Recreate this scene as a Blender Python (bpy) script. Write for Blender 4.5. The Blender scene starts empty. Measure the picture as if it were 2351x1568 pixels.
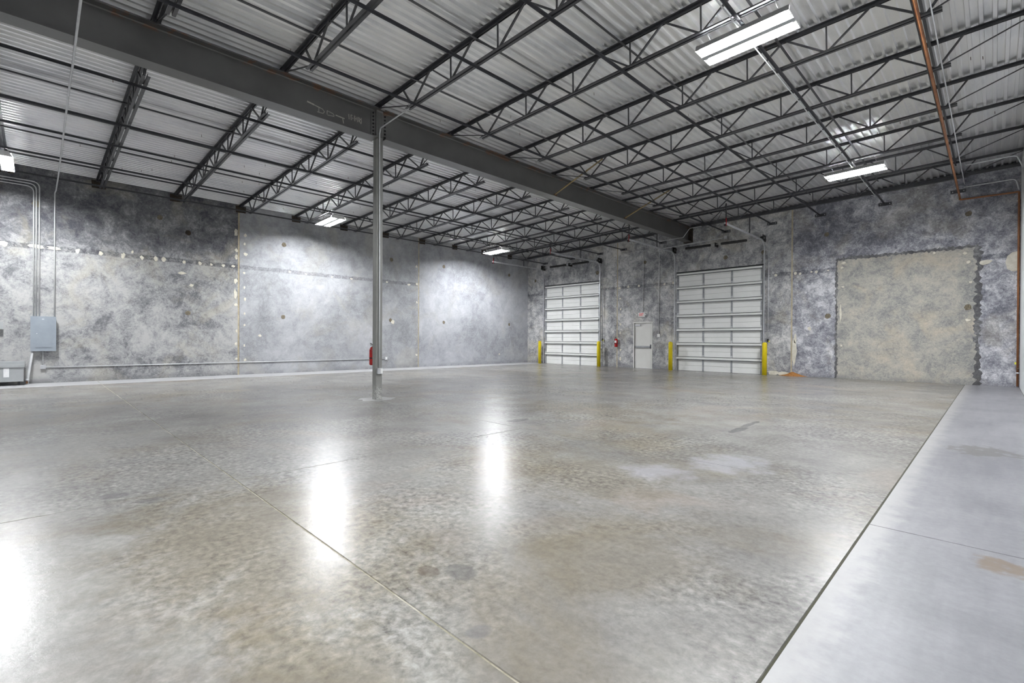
import bpy, math, random
from mathutils import Vector, Matrix
random.seed(7)
S = bpy.context.scene
C = S.collection

# ------------------------------------------------------------------ camera
CAM_H = 1.25
YAW, PITCH, ROLL, FPX = 0.78870137, -0.00367832, 0.00532977, 1099.85
fw = Vector((-math.sin(YAW)*math.cos(PITCH), math.cos(YAW)*math.cos(PITCH), math.sin(PITCH)))
r0 = Vector((math.cos(YAW), math.sin(YAW), 0)); u0 = r0.cross(fw)
rt = r0*math.cos(ROLL)+u0*math.sin(ROLL); up = rt.cross(fw)
cd = bpy.data.cameras.new('camera'); cam = bpy.data.objects.new('camera', cd); C.objects.link(cam)
cd.sensor_fit = 'HORIZONTAL'; cd.sensor_width = 36.0; cd.lens = FPX/2351*36.0
cd.clip_start = 0.02; cd.clip_end = 200
cam.matrix_world = Matrix(((rt.x, up.x, -fw.x, 0), (rt.y, up.y, -fw.y, 0), (rt.z, up.z, -fw.z, CAM_H), (0, 0, 0, 1)))
S.camera = cam
# ------------------------------------------------------------------ world, exposure
w = bpy.data.worlds.new('world'); S.world = w; w.use_nodes = True
w.node_tree.nodes['Background'].inputs[0].default_value = (0.0, 0.0, 0.0, 1)
S.view_settings.view_transform = 'Standard'; S.view_settings.look = 'None'
S.view_settings.gamma = 1.0; S.view_settings.use_curve_mapping = False
S.view_settings.exposure = 1.1
TUBE = 225.0            # radiance of the fluorescent tubes

# ------------------------------------------------------------------ main dimensions (metres)
XL, XR, YB, YF = -18.25, 0.5, 19.35, -5.2
BX = -9.045                                  # girder / column line
JY = [1.28+1.85*k for k in range(-2, 10)]    # joist lines
def deck(x):                                 # underside of the roof deck
    return 6.045+(0.026 if x < BX else 0.02)*(x-BX)

# ------------------------------------------------------------------ materials
def nt(name):
    m = bpy.data.materials.new(name); m.use_nodes = True
    t = m.node_tree; b = t.nodes['Principled BSDF']
    return m, t, b
def N(t, typ, **kw):
    n = t.nodes.new(typ)
    for k, v in kw.items():
        if k.startswith('i_'): n.inputs[k[2:].replace('_', ' ')].default_value = v
        else: setattr(n, k, v)
    return n
def lk(t, a, b): t.links.new(a, b)
def noise(t, vec, scale, detail=5, rough=0.6, dist=0.0):
    n = N(t, 'ShaderNodeTexNoise'); n.inputs['Scale'].default_value = scale; n.inputs['Detail'].default_value = detail
    n.inputs['Roughness'].default_value = rough; n.inputs['Distortion'].default_value = dist
    lk(t, vec, n.inputs['Vector']); return n.outputs['Fac']
def ma(t, op, a, b=None, c=None, clamp=False):
    n = N(t, 'ShaderNodeMath', operation=op, use_clamp=clamp)
    for i, v in enumerate((a, b, c)):
        if v is None: continue
        if isinstance(v, (int, float)): n.inputs[i].default_value = v
        else: lk(t, v, n.inputs[i])
    return n.outputs[0]
def mapr(t, v, a, b, c=0.0, d=1.0, smooth=True):
    n = N(t, 'ShaderNodeMapRange', interpolation_type='SMOOTHSTEP' if smooth else 'LINEAR')
    lk(t, v, n.inputs['Value'])
    for k, x in zip(('From Min', 'From Max', 'To Min', 'To Max'), (a, b, c, d)): n.inputs[k].default_value = x
    return n.outputs['Result']
def ramp(t, v, stops):
    n = N(t, 'ShaderNodeValToRGB'); e = n.color_ramp.elements
    while len(e) < len(stops): e.new(0.5)
    for el, (p, c) in zip(e, stops): el.position = p; el.color = (*c, 1)
    lk(t, v, n.inputs[0]); return n.outputs[0]
def mix(t, f, a, b, mode='MIX'):
    n = N(t, 'ShaderNodeMix', data_type='RGBA', blend_type=mode)
    if isinstance(f, (int, float)): n.inputs[0].default_value = f
    else: lk(t, f, n.inputs[0])
    for s, v in ((n.inputs[6], a), (n.inputs[7], b)):
        if isinstance(v, tuple): s.default_value = (*v, 1)
        else: lk(t, v, s)
    return n.outputs[2]
def bump(t, b, h, strength, dist=0.01):
    n = N(t, 'ShaderNodeBump'); n.inputs['Strength'].default_value = strength; n.inputs['Distance'].default_value = dist
    lk(t, h, n.inputs['Height']); lk(t, n.outputs[0], b.inputs['Normal'])
def wpos(t, off=(0, 0, 0), scl=(1, 1, 1)):
    g = N(t, 'ShaderNodeNewGeometry'); m = N(t, 'ShaderNodeMapping')
    m.inputs['Location'].default_value = off; m.inputs['Scale'].default_value = scl
    lk(t, g.outputs['Position'], m.inputs['Vector']); return m.outputs[0]
def wxyz(t):
    g = N(t, 'ShaderNodeNewGeometry'); s = N(t, 'ShaderNodeSeparateXYZ'); lk(t, g.outputs['Position'], s.inputs[0]); return s.outputs
def pmat(name, c1, c2, scale=6.0, rough=0.5, metal=0.0, bmp=0.0, spec=0.5):
    m, t, b = nt(name)
    v = noise(t, wpos(t), scale, 6, 0.65, 0.3)
    lk(t, ramp(t, v, [(0.35, c1), (0.65, c2)]), b.inputs['Base Color'])
    b.inputs['Roughness'].default_value = rough; b.inputs['Metallic'].default_value = metal
    b.inputs['Specular IOR Level'].default_value = spec
    if bmp: bump(t, b, noise(t, wpos(t), scale*6, 4), bmp)
    return m

def concrete(name, dark, mid, light, tan, off, lo=0.40, hi=0.58, wA=0.4, wB=0.4, wC=0.2, tanamt=0.5, upper=0.0, band=True, scale=1.0, dist=0.45):
    m, t, b = nt(name)
    p = wpos(t, off); x, y, z = wxyz(t)
    nA = noise(t, p, 0.5*scale, 7, 0.62, 0.3); nB = noise(t, p, 2.3*scale, 11, 0.74, dist); nC = noise(t, p, 17*scale, 6, 0.78, 0.8)
    v = ma(t, 'ADD', ma(t, 'ADD', ma(t, 'MULTIPLY', nA, wA), ma(t, 'MULTIPLY', nB, wB)), ma(t, 'MULTIPLY', nC, wC))
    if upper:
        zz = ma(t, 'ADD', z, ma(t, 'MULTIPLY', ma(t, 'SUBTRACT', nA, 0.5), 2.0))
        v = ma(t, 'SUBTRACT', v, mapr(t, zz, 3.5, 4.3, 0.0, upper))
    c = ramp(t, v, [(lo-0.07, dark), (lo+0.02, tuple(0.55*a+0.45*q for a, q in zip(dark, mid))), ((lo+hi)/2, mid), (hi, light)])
    nD = noise(t, p, 0.9, 5, 0.6, 0.8)
    c = mix(t, ma(t, 'MULTIPLY', mapr(t, nD, 0.5, 0.68), tanamt), c, mix(t, 0.6, c, tan))
    # thin wandering dark trowel marks
    nE = noise(t, p, 2.6, 10, 0.72, 0.9)
    vein = mapr(t, ma(t, 'ABSOLUTE', ma(t, 'SUBTRACT', nE, 0.5)), 0.0, 0.02, 1.0, 0.0)
    vein = ma(t, 'MULTIPLY', vein, mapr(t, nA, 0.5, 0.38, 0.0, 0.55))
    c = mix(t, vein, c, dark)
    if band:       # rough horizontal form line left in the concrete
        bz = ma(t, 'ABSOLUTE', ma(t, 'SUBTRACT', ma(t, 'ADD', z, ma(t, 'MULTIPLY', ma(t, 'SUBTRACT', nB, 0.5), 0.12)), 3.70))
        bm = ma(t, 'MULTIPLY', mapr(t, bz, 0.05, 0.085, 1.0, 0.0), mapr(t, noise(t, p, 11, 5, 0.8, 1.0), 0.40, 0.60, 0.25, 1.0))
        c = mix(t, ma(t, 'MULTIPLY', bm, 0.75), c, tuple(0.8*q for q in dark))
    # grime just above the slab
    gz = ma(t, 'MULTIPLY', mapr(t, z, 0.02, 0.22, 1.0, 0.0), mapr(t, nB, 0.42, 0.58))
    c = mix(t, ma(t, 'MULTIPLY', gz, 0.6), c, dark)
    lk(t, c, b.inputs['Base Color']); b.inputs['Roughness'].default_value = 0.85; b.inputs['Specular IOR Level'].default_value = 0.25
    bump(t, b, v, 0.25, 0.02)
    return m

DK = (0.060, 0.063, 0.078)
mat = {}
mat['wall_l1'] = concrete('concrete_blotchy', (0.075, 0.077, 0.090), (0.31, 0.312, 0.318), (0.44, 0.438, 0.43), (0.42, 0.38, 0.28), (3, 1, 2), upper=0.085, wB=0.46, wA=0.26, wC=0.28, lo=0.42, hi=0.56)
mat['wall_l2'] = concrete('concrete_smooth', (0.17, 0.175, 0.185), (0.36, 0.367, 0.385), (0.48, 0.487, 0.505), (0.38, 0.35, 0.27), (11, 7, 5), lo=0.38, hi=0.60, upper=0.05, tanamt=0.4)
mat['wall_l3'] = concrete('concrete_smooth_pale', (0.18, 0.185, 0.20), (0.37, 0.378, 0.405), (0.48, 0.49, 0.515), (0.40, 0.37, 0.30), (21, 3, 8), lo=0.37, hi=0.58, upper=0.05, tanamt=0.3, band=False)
mat['wall_b'] = concrete('concrete_dark', (0.085, 0.088, 0.105), (0.36, 0.36, 0.37), (0.64, 0.635, 0.625), (0.50, 0.45, 0.33), (5, 31, 9), lo=0.43, hi=0.575, tanamt=0.5, upper=0.0, scale=1.2, wA=0.24, wB=0.46, wC=0.30)
mat['wall_b2'] = concrete('concrete_dark_blue', (0.075, 0.077, 0.100), (0.34, 0.342, 0.375), (0.66, 0.66, 0.68), (0.50, 0.45, 0.33), (15, 12, 4), lo=0.43, hi=0.575, tanamt=0.35, upper=0.02, scale=1.25, wA=0.24, wB=0.46, wC=0.30)
mat['infill'] = concrete('concrete_tan', (0.16, 0.17, 0.185), (0.37, 0.36, 0.33), (0.49, 0.455, 0.39), (0.60, 0.50, 0.36), (8, 2, 14), lo=0.42, hi=0.58, tanamt=0.6, band=False, wA=0.18, wB=0.44, wC=0.38)
mat['edge'] = concrete('concrete_rough_edge', (0.045, 0.046, 0.052), (0.14, 0.14, 0.145), (0.34, 0.34, 0.34), (0.3, 0.27, 0.2), (1, 5, 7), lo=0.42, hi=0.62, tanamt=0.2, band=False, scale=4)
mat['wall_r'] = pmat('painted_wall', (0.62, 0.63, 0.66), (0.68, 0.69, 0.71), 3, 0.6)
mat['caulk'] = pmat('joint_sealant', (0.33, 0.28, 0.19), (0.50, 0.44, 0.33), 4, 0.8)
mat['cream'] = pmat('patching_mortar', (0.56, 0.53, 0.44), (0.72, 0.69, 0.60), 9, 0.9)
mat['pocket'] = pmat('rusty_pocket', (0.10, 0.085, 0.06), (0.24, 0.205, 0.15), 25, 0.9)
mat['darkhole'] = pmat('dark_recess', (0.02, 0.018, 0.014), (0.06, 0.04, 0.025), 14, 0.9)
mat['steel'] = pmat('dark_primer_steel', (0.030, 0.031, 0.036), (0.048, 0.049, 0.055), 5, 0.34, 0.0, 0.0, 0.8)
mat['girder'] = pmat('grey_primer_steel', (0.058, 0.057, 0.055), (0.078, 0.077, 0.074), 1.2, 0.42)
mat['black'] = pmat('black_metal', (0.010, 0.010, 0.011), (0.018, 0.018, 0.019), 20, 0.4)
mat['rust'] = pmat('rusty_steel', (0.16, 0.065, 0.02), (0.10, 0.08, 0.05), 8, 0.8)
mat['tanbar'] = pmat('weathered_bar', (0.26, 0.22, 0.13), (0.36, 0.25, 0.10), 2, 0.7)
mat['galv'] = pmat('galvanised_steel', (0.50, 0.51, 0.53), (0.66, 0.67, 0.69), 9, 0.35, 0.45)
mat['conduit'] = pmat('conduit_steel', (0.58, 0.59, 0.60), (0.70, 0.71, 0.72), 7, 0.35, 0.25)
mat['stile'] = pmat('grey_stile_steel', (0.26, 0.27, 0.29), (0.42, 0.43, 0.45), 14, 0.4, 0.4)
mat['lampwhite'] = pmat('lamp_reflector', (0.30, 0.30, 0.30), (0.34, 0.34, 0.34), 5, 0.4)
mat['white'] = pmat('white_enamel', (0.74, 0.74, 0.73), (0.80, 0.80, 0.79), 3, 0.4)
mat['doorwhite'] = pmat('white_door_skin', (0.76, 0.765, 0.75), (0.82, 0.825, 0.81), 1.4, 0.4)
mat['doorgrey'] = pmat('offwhite_door_paint', (0.62, 0.615, 0.585), (0.70, 0.695, 0.67), 1.1, 0.45)
mat['flange'] = pmat('shaded_strut_flange', (0.10, 0.105, 0.11), (0.16, 0.165, 0.17), 8, 0.5)  # flange grey darkened to paint in the shadow line under each strut
mat['yellow'] = pmat('yellow_sleeve', (0.66, 0.52, 0.004), (0.76, 0.60, 0.006), 5, 0.4)
mat['red'] = pmat('red_enamel', (0.34, 0.004, 0.006), (0.46, 0.008, 0.010), 7, 0.25)
mat['redtxt'] = pmat('red_lettering', (0.75, 0.06, 0.05), (0.85, 0.08, 0.06), 7, 0.5)
mat['panelgrey'] = pmat('panel_grey_enamel', (0.25, 0.285, 0.325), (0.29, 0.325, 0.365), 3, 0.35)
mat['boxgrey'] = pmat('box_grey_enamel', (0.33, 0.345, 0.35), (0.38, 0.395, 0.40), 3, 0.35)
mat['gas'] = pmat('copper_red_pipe', (0.20, 0.075, 0.028), (0.33, 0.14, 0.055), 3, 0.5)
mat['dirt'] = pmat('orange_sand', (0.26, 0.10, 0.02), (0.42, 0.20, 0.06), 18, 0.95, 0, 0.6)
mat['chalk'] = pmat('chalk', (0.36, 0.35, 0.31), (0.52, 0.50, 0.44), 30, 0.95)
mat['label'] = pmat('paper_label', (0.70, 0.71, 0.72), (0.82, 0.82, 0.82), 40, 0.7)
mat['yellowtag'] = pmat('yellow_tag', (0.7, 0.7, 0.05), (0.8, 0.75, 0.08), 9, 0.5)

def m_deck():
    m, t, b = nt('galvanised_deck')
    p = wpos(t); ps = wpos(t, (0, 0, 0), (4.0, 0.35, 1))
    v = ma(t, 'ADD', ma(t, 'MULTIPLY', noise(t, p, 0.7, 6, 0.6, 0.8), 0.6), ma(t, 'MULTIPLY', noise(t, ps, 1.5, 6, 0.7, 0.5), 0.4))
    c = ramp(t, v, [(0.36, (0.78, 0.79, 0.80)), (0.50, (0.93, 0.935, 0.93)), (0.64, (0.96, 0.955, 0.935))])
    lk(t, c, b.inputs['Base Color']); b.inputs['Metallic'].default_value = 0.8
    lk(t, ma(t, 'MULTIPLY_ADD', v, 0.12, 0.285), b.inputs['Roughness'])
    return m
mat['deck'] = m_deck()

def spot(t, xy, cx, cy, rx, ry, nz, wob=0.6, e0=0.7, e1=1.1):
    x, y = xy
    dx = ma(t, 'DIVIDE', ma(t, 'SUBTRACT', x, cx), rx); dy = ma(t, 'DIVIDE', ma(t, 'SUBTRACT', y, cy), ry)
    d = ma(t, 'ADD', ma(t, 'MULTIPLY', dx, dx), ma(t, 'MULTIPLY', dy, dy))
    d = ma(t, 'ADD', d, ma(t, 'MULTIPLY', ma(t, 'SUBTRACT', nz, 0.5), wob*6))
    return mapr(t, d, e0, e1, 1.0, 0.0)
def m_floor():
    m, t, b = nt('sealed_concrete_floor')
    p = wpos(t); x, y, z = wxyz(t)
    nL = noise(t, p, 0.32, 6, 0.6, 0.2); nM = noise(t, p, 1.6, 10, 0.72, 0.3); nF = noise(t, p, 26, 6, 0.75, 0.5)
    nS = noise(t, wpos(t, (4, 4, 0), (1, 1, 1)), 20, 6, 0.66, 0.25)
    v = ma(t, 'ADD', ma(t, 'ADD', ma(t, 'MULTIPLY', nL, 0.42), ma(t, 'MULTIPLY', nM, 0.36)), ma(t, 'MULTIPLY', nF, 0.22))
    c = ramp(t, v, [(0.41, (0.160, 0.155, 0.146)), (0.50, (0.228, 0.222, 0.209)), (0.59, (0.292, 0.285, 0.267))])
    nT = noise(t, wpos(t, (7, 2, 0)), 0.42, 8, 0.66, 0.4)
    c = mix(t, mapr(t, nT, 0.46, 0.70, 0.0, 0.7), c, mix(t, nM, (0.13, 0.108, 0.07), (0.25, 0.218, 0.16)))
    nP = noise(t, wpos(t, (1, 9, 0)), 0.55, 5, 0.6, 0.6)
    c = mix(t, mapr(t, nP, 0.55, 0.68, 0.0, 0.35), c, (0.30, 0.25, 0.21))
    for cx, cy, rx, ry, a in ((-3.3, 1.0, 1.5, 0.9, 0.5), (-1.75, 0.75, 0.7, 0.35, 0.45), (-3.0, 3.6, 1.3, 0.8, 0.35), (-5.2, 7.0, 1.6, 0.9, 0.4), (-1.5, 2.4, 0.6, 0.5, 0.3)):
        c = mix(t, ma(t, 'MULTIPLY', mapr(t, ma(t, 'ADD', ma(t, 'ADD', ma(t, 'POWER', ma(t, 'DIVIDE', ma(t, 'SUBTRACT', x, cx), rx), 2.0), ma(t, 'POWER', ma(t, 'DIVIDE', ma(t, 'SUBTRACT', y, cy), ry), 2.0)), ma(t, 'MULTIPLY', ma(t, 'SUBTRACT', nM, 0.5), 4.0)), 0.1, 1.3, 1.0, 0.0), a), c, mix(t, nM, (0.12, 0.098, 0.055), (0.24, 0.202, 0.135)))
    lm = mapr(t, noise(t, wpos(t, (3, 5, 0)), 0.45, 5, 0.6, 0.3), 0.42, 0.60, 0.35, 1.5)
    leo = ma(t, 'ADD', ma(t, 'MULTIPLY', ma(t, 'MULTIPLY', ma(t, 'SUBTRACT', nS, 0.5), 1.8), lm), 1.0)
    lc = N(t, 'ShaderNodeCombineColor'); [lk(t, leo, lc.inputs[k]) for k in range(3)]
    c = mix(t, 1.0, c, lc.outputs[0], 'MULTIPLY')
    xy = (x, y); nz = noise(t, p, 5, 4, 0.6)
    for cx, cy, rx, ry, col, a in ((-2.53, 7.0, 0.07, 0.30, (0.10, 0.10, 0.10), 0.75), (-2.58, 7.6, 0.05, 0.42, (0.10, 0.10, 0.10), 0.7),
                                   (-4.9, 0.44, 0.10, 0.10, (0.10, 0.10, 0.10), 0.5), (-4.55, 0.62, 0.09, 0.09, (0.10, 0.10, 0.10), 0.5),
                                   (-5.2, 5.3, 0.10, 0.22, (0.08, 0.08, 0.08), 0.6), (-1.55, 1.35, 0.05, 0.06, (0.11, 0.11, 0.13), 0.35),
                                   (-2.0, 1.62, 0.10, 0.08, (0.09, 0.09, 0.09), 0.5), (-2.15, 1.5, 0.08, 0.05, (0.10, 0.08, 0.06), 0.5),
                                   (-1.9, 5.0, 0.35, 0.45, (0.40, 0.40, 0.44), 0.5), (-2.25, 4.2, 0.3, 0.3, (0.40, 0.40, 0.44), 0.45)):
        c = mix(t, ma(t, 'MULTIPLY', spot(t, xy, cx, cy, rx, ry, nz, 0.6, *((0.0, 1.6) if rx > 0.25 else (0.5, 1.2))), a), c, col)
    lk(t, c, b.inputs['Base Color'])
    lk(t, ma(t, 'MULTIPLY_ADD', nM, 0.02, 0.252), b.inputs['Roughness']); b.inputs['Specular IOR Level'].default_value = 0.28
    bump(t, b, ma(t, 'ADD', ma(t, 'MULTIPLY', nS, 0.5), ma(t, 'MULTIPLY', nM, 0.6)), 0.20, 0.01)
    return m
mat['floor'] = m_floor()
def m_strip(name, c1, c2, rough, rust=False):
    m, t, b = nt(name)
    p = wpos(t); x, y, z = wxyz(t)
    v = ma(t, 'ADD', ma(t, 'ADD', ma(t, 'MULTIPLY', noise(t, p, 0.8, 6, 0.6, 0.6), 0.5), ma(t, 'MULTIPLY', noise(t, wpos(t, (0, 0, 0), (6, 0.6, 1)), 1.4, 6, 0.6), 0.25)), ma(t, 'MULTIPLY', noise(t, p, 20, 5, 0.7), 0.25))
    c = ramp(t, v, [(0.40, c1), (0.60, c2)])
    if rust:
        nz = noise(t, p, 6, 4, 0.6)
        c = mix(t, ma(t, 'MULTIPLY', spot(t, (x, y), 0.04, 3.80, 0.13, 0.13, nz, 0.9, 0.2, 1.2), 0.7), c, (0.17, 0.115, 0.065))
        c = mix(t, ma(t, 'MULTIPLY', spot(t, (x, y), -0.08, 7.7, 0.28, 0.35, nz, 0.9), 0.6), c, (0.10, 0.095, 0.08))
        c = mix(t, mapr(t, ma(t, 'ADD', x, ma(t, 'MULTIPLY', nz, 0.3)), -0.42, -0.25, 0.55, 0.0), c, (0.40, 0.395, 0.38))
    lk(t, c, b.inputs['Base Color']); b.inputs['Roughness'].default_value = rough
    bump(t, b, v, 0.06, 0.01)
    return m
mat['strip_r'] = m_strip('trowelled_strip', (0.17, 0.17, 0.185), (0.27, 0.27, 0.285), 0.40, True)
mat['pad'] = m_strip('pale_floor_patch', (0.26, 0.26, 0.255), (0.38, 0.38, 0.37), 0.45)
mat['strip_l'] = m_strip('pale_strip', (0.33, 0.33, 0.34), (0.43, 0.43, 0.44), 0.5)
def m_joint():
    m, t, b = nt('joint_filler')
    x, y, z = wxyz(t)
    v = noise(t, wpos(t), 2.2, 5, 0.7)
    c = ramp(t, v, [(0.36, (0.10, 0.10, 0.055)), (0.48, (0.30, 0.28, 0.21)), (0.58, (0.46, 0.43, 0.36))])
    c = mix(t, mapr(t, x, -0.72, -0.68), c, (0.055, 0.055, 0.035))
    lk(t, c, b.inputs['Base Color']); b.inputs['Roughness'].default_value = 0.9
    return m
mat['joint'] = m_joint()
def m_column():
    m, t, b = nt('column_primer')
    x, y, z = wxyz(t)
    v = noise(t, wpos(t), 1.6, 5, 0.6)
    c = ramp(t, v, [(0.35, (0.20, 0.20, 0.19)), (0.65, (0.27, 0.27, 0.255))])
    n2 = noise(t, wpos(t), 22, 6, 0.8, 1.0)
    k = ma(t, 'MULTIPLY', mapr(t, z, 0.16, 0.34, 1.0, 0.0), mapr(t, n2, 0.46, 0.54))
    c = mix(t, k, c, (0.46, 0.46, 0.44))
    lk(t, c, b.inputs['Base Color']); b.inputs['Roughness'].default_value = 0.45
    return m
mat['column'] = m_column()
def m_girder():
    m, t, b = nt('girder_primer')
    x, y, z = wxyz(t)
    v = noise(t, wpos(t), 1.1, 6, 0.65)
    c = ramp(t, v, [(0.35, (0.078, 0.077, 0.074)), (0.65, (0.108, 0.106, 0.102))])
    n2 = noise(t, wpos(t), 3.2, 7, 0.72, 0.6)
    k = ma(t, 'MULTIPLY', mapr(t, z, 5.90, 5.965), mapr(t, n2, 0.52, 0.60))
    c = mix(t, ma(t, 'MULTIPLY', k, 0.8), c, (0.15, 0.06, 0.018))
    n3 = noise(t, wpos(t, (0, 0, 0), (1, 1, 0.5)), 9, 6, 0.7, 1.5)
    c = mix(t, mapr(t, n3, 0.66, 0.74, 0, 0.6), c, (0.24, 0.23, 0.2))
    lk(t, c, b.inputs['Base Color']); b.inputs['Roughness'].default_value = 0.32; b.inputs['Specular IOR Level'].default_value = 0.9
    return m
mat['girder'] = m_girder()
def m_tube():
    m, t, b = nt('fluorescent_tube')
    t.nodes.remove(b)
    e = N(t, 'ShaderNodeEmission'); e.inputs[0].default_value = (0.96, 0.98, 1.0, 1); e.inputs[1].default_value = TUBE
    lk(t, e.outputs[0], t.nodes['Material Output'].inputs[0])
    return m
mat['tube'] = m_tube()

# ------------------------------------------------------------------ mesh helpers
class MB:
    def __init__(s): s.v = []; s.f = []; s.sm = []
    def add(s, v, f, smooth=False):
        o = len(s.v); s.v += [tuple(p) for p in v]; s.f += [tuple(i+o for i in q) for q in f]; s.sm += [smooth]*len(f); return s
    def box(s, x0, x1, y0, y1, z0, z1):
        v = [(x, y, z) for z in (z0, z1) for y in (y0, y1) for x in (x0, x1)]
        return s.add(v, [(0, 2, 3, 1), (4, 5, 7, 6), (0, 1, 5, 4), (2, 6, 7, 3), (0, 4, 6, 2), (1, 3, 7, 5)])
    def prism(s, prof, p0, p1, upv=(0, 0, 1)):
        """sweep a 2-D polygon (side, up) straight from p0 to p1"""
        p0, p1 = Vector(p0), Vector(p1); d = (p1-p0).normalized(); u = Vector(upv)
        sd = d.cross(u)
        if sd.length < 1e-4: sd = d.cross(Vector((0, 1, 0)))
        sd.normalize(); u = sd.cross(d)
        n = len(prof); v = [p0+sd*a+u*b for a, b in prof]+[p1+sd*a+u*b for a, b in prof]
        f = [(i, (i+1) % n, n+(i+1) % n, n+i) for i in range(n)]+[tuple(range(n))[::-1], tuple(range(n, 2*n))]
        return s.add(v, f)
    def bar(s, p0, p1, wd, ht, upv=(0, 0, 1)):
        a, b = wd/2, ht/2; return s.prism([(-a, -b), (a, -b), (a, b), (-a, b)], p0, p1, upv)
    def tube(s, pts, r, n=8, cap=True):
        pts = [Vector(p) for p in pts]; v = []; f = []
        ref = None
        for i, p in enumerate(pts):
            d = (pts[min(i+1, len(pts)-1)]-pts[max(i-1, 0)]).normalized()
            if ref is None:
                ref = d.cross(Vector((0, 0, 1)))
                if ref.length < 1e-3: ref = d.cross(Vector((0, 1, 0)))
            a = (ref-d*ref.dot(d)).normalized(); ref = a; b = d.cross(a)
            v += [p+(a*math.cos(2*math.pi*k/n)+b*math.sin(2*math.pi*k/n))*r for k in range(n)]
        for i in range(len(pts)-1):
            f += [(i*n+k, i*n+(k+1) % n, (i+1)*n+(k+1) % n, (i+1)*n+k) for k in range(n)]
        s.add(v, f, True)
        if cap:
            s.f += [tuple(len(s.v)-len(v)+k for k in range(n))[::-1], tuple(len(s.v)-n+k for k in range(n))]; s.sm += [False, False]
        return s
    def lathe(s, prof, origin, axis='Z', n=16):
        """prof: list of (radius, height)"""
        v = []; f = []; o = Vector(origin)
        for r, h in prof:
            for k in range(n):
                c, q = math.cos(2*math.pi*k/n)*r, math.sin(2*math.pi*k/n)*r
                v.append(o+Vector({'Z': (c, q, h), 'X': (h, c, q), 'Y': (q, h, c)}[axis]))
        for i in range(len(prof)-1):
            f += [(i*n+k, i*n+(k+1) % n, (i+1)*n+(k+1) % n, (i+1)*n+k) for k in range(n)]
        s.add(v, f, True)
        b = len(s.v)-len(v)
        s.f += [tuple(b+k for k in range(n))[::-1], tuple(len(s.v)-n+k for k in range(n))]; s.sm += [False, False]
        return s
    def mesh(s, name, m):
        me = bpy.data.meshes.new(name); me.from_pydata(s.v, [], s.f); me.update()
        me.polygons.foreach_set('use_smooth', s.sm)
        me.materials.append(mat[m] if isinstance(m, str) else m); return me
    def build(s, name, m, parent=None, label=None):
        return ob(name, s.mesh(name, m), parent, label=label)
def ob(name, me, parent=None, loc=(0, 0, 0), label=None):
    o = bpy.data.objects.new(name, me); C.objects.link(o); o.location = loc
    if parent is not None: o.parent = parent
    if label: o['label'] = label
    return o
def tag(o, label, cat=None, group=None, kind=None):
    o['label'] = label
    if cat: o['category'] = cat
    if group: o['group'] = group
    if kind: o['kind'] = kind
    return o
def thing(name, label, cat, loc=(0, 0, 0), group=None):
    o = bpy.data.objects.new(name, None); C.objects.link(o); o.location = loc; o.empty_display_size = 0.1
    return tag(o, label, cat, group)
def struct(name, label, loc=(0, 0, 0)):
    o = bpy.data.objects.new(name, None); C.objects.link(o); o.location = loc
    o['label'] = label; o['kind'] = 'structure'; o['category'] = name.split('_')[0]; return o
def fillet(pts, r, n=5):
    pts = [Vector(p) for p in pts]; out = [pts[0]]
    for i in range(1, len(pts)-1):
        a, b, c = pts[i-1], pts[i], pts[i+1]; d1 = (a-b).normalized(); d2 = (c-b).normalized()
        ang = d1.angle(d2); k = min(r/math.tan(ang/2), (a-b).length*0.45, (c-b).length*0.45)
        p, q = b+d1*k, b+d2*k
        for j in range(n+1):
            t = j/n; out.append(p*(1-t)**2+b*2*t*(1-t)+q*t*t)
    return out+[pts[-1]]
def angle_prof(a, tk, sx=1, sy=1):     # L profile, corner at the origin
    q = [(0, 0), (a*sx, 0), (a*sx, tk*sy), (tk*sx, tk*sy), (tk*sx, a*sy), (0, a*sy)]
    return q if sx*sy > 0 else q[::-1]
ORD = ['first', 'second', 'third', 'fourth', 'fifth', 'sixth', 'seventh', 'eighth', 'ninth', 'tenth', 'eleventh', 'twelfth']
def blob(cx, cz, rx, rz, n=11, jit=0.3, rnd=random):
    return [(cx+rx*math.cos(2*math.pi*k/n)*(1+rnd.uniform(-jit, jit)), cz+rz*math.sin(2*math.pi*k/n)*(1+rnd.uniform(-jit, jit))) for k in range(n)]

# ================================================================== FLOOR
fl = struct('floor', 'sealed grey concrete floor of jointed slabs')
G = 0.006
XJ = [-16.9, -12.85, -8.77, -4.69, -0.6]; YJ = [YF, -2.3, 1.25, 4.89, 8.48, 11.95, 15.42, YB]
MB().box(XL-0.2, XR+0.2, YF-0.2, YB+0.3, -0.16, -0.004).build('joint_filler', 'joint', fl, 'olive and tan joint filler')
def slab(x0, x1, y0, y1, m, lab=None):
    a, b2 = G/2, 0.004
    x0 += a; x1 -= a; y0 += a; y1 -= a; z = -0.008
    v = [(x0, y0, z), (x1, y0, z), (x1, y1, z), (x0, y1, z), (x0+b2, y0+b2, 0), (x1-b2, y0+b2, 0), (x1-b2, y1-b2, 0), (x0+b2, y1-b2, 0),
         (x0, y0, -0.15), (x1, y0, -0.15), (x1, y1, -0.15), (x0, y1, -0.15)]
    f = [(4, 5, 6, 7)]+[(i, (i+1) % 4, 4+(i+1) % 4, 4+i) for i in range(4)]+[(8+i, 8+(i+1) % 4, (i+1) % 4, i) for i in range(4)]
    MB().add(v, f).build('slab', m, fl, lab)
for i in range(len(XJ)-1):
    for j in range(len(YJ)-1): slab(XJ[i], XJ[i+1], YJ[j], YJ[j+1], 'floor')
slab(XL, XJ[0], YF, YJ[2], 'strip_l', 'pale unpolished strip along the wall'); slab(XL, XJ[0], YJ[2], YB, 'strip_l', 'pale unpolished strip along the wall')
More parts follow.
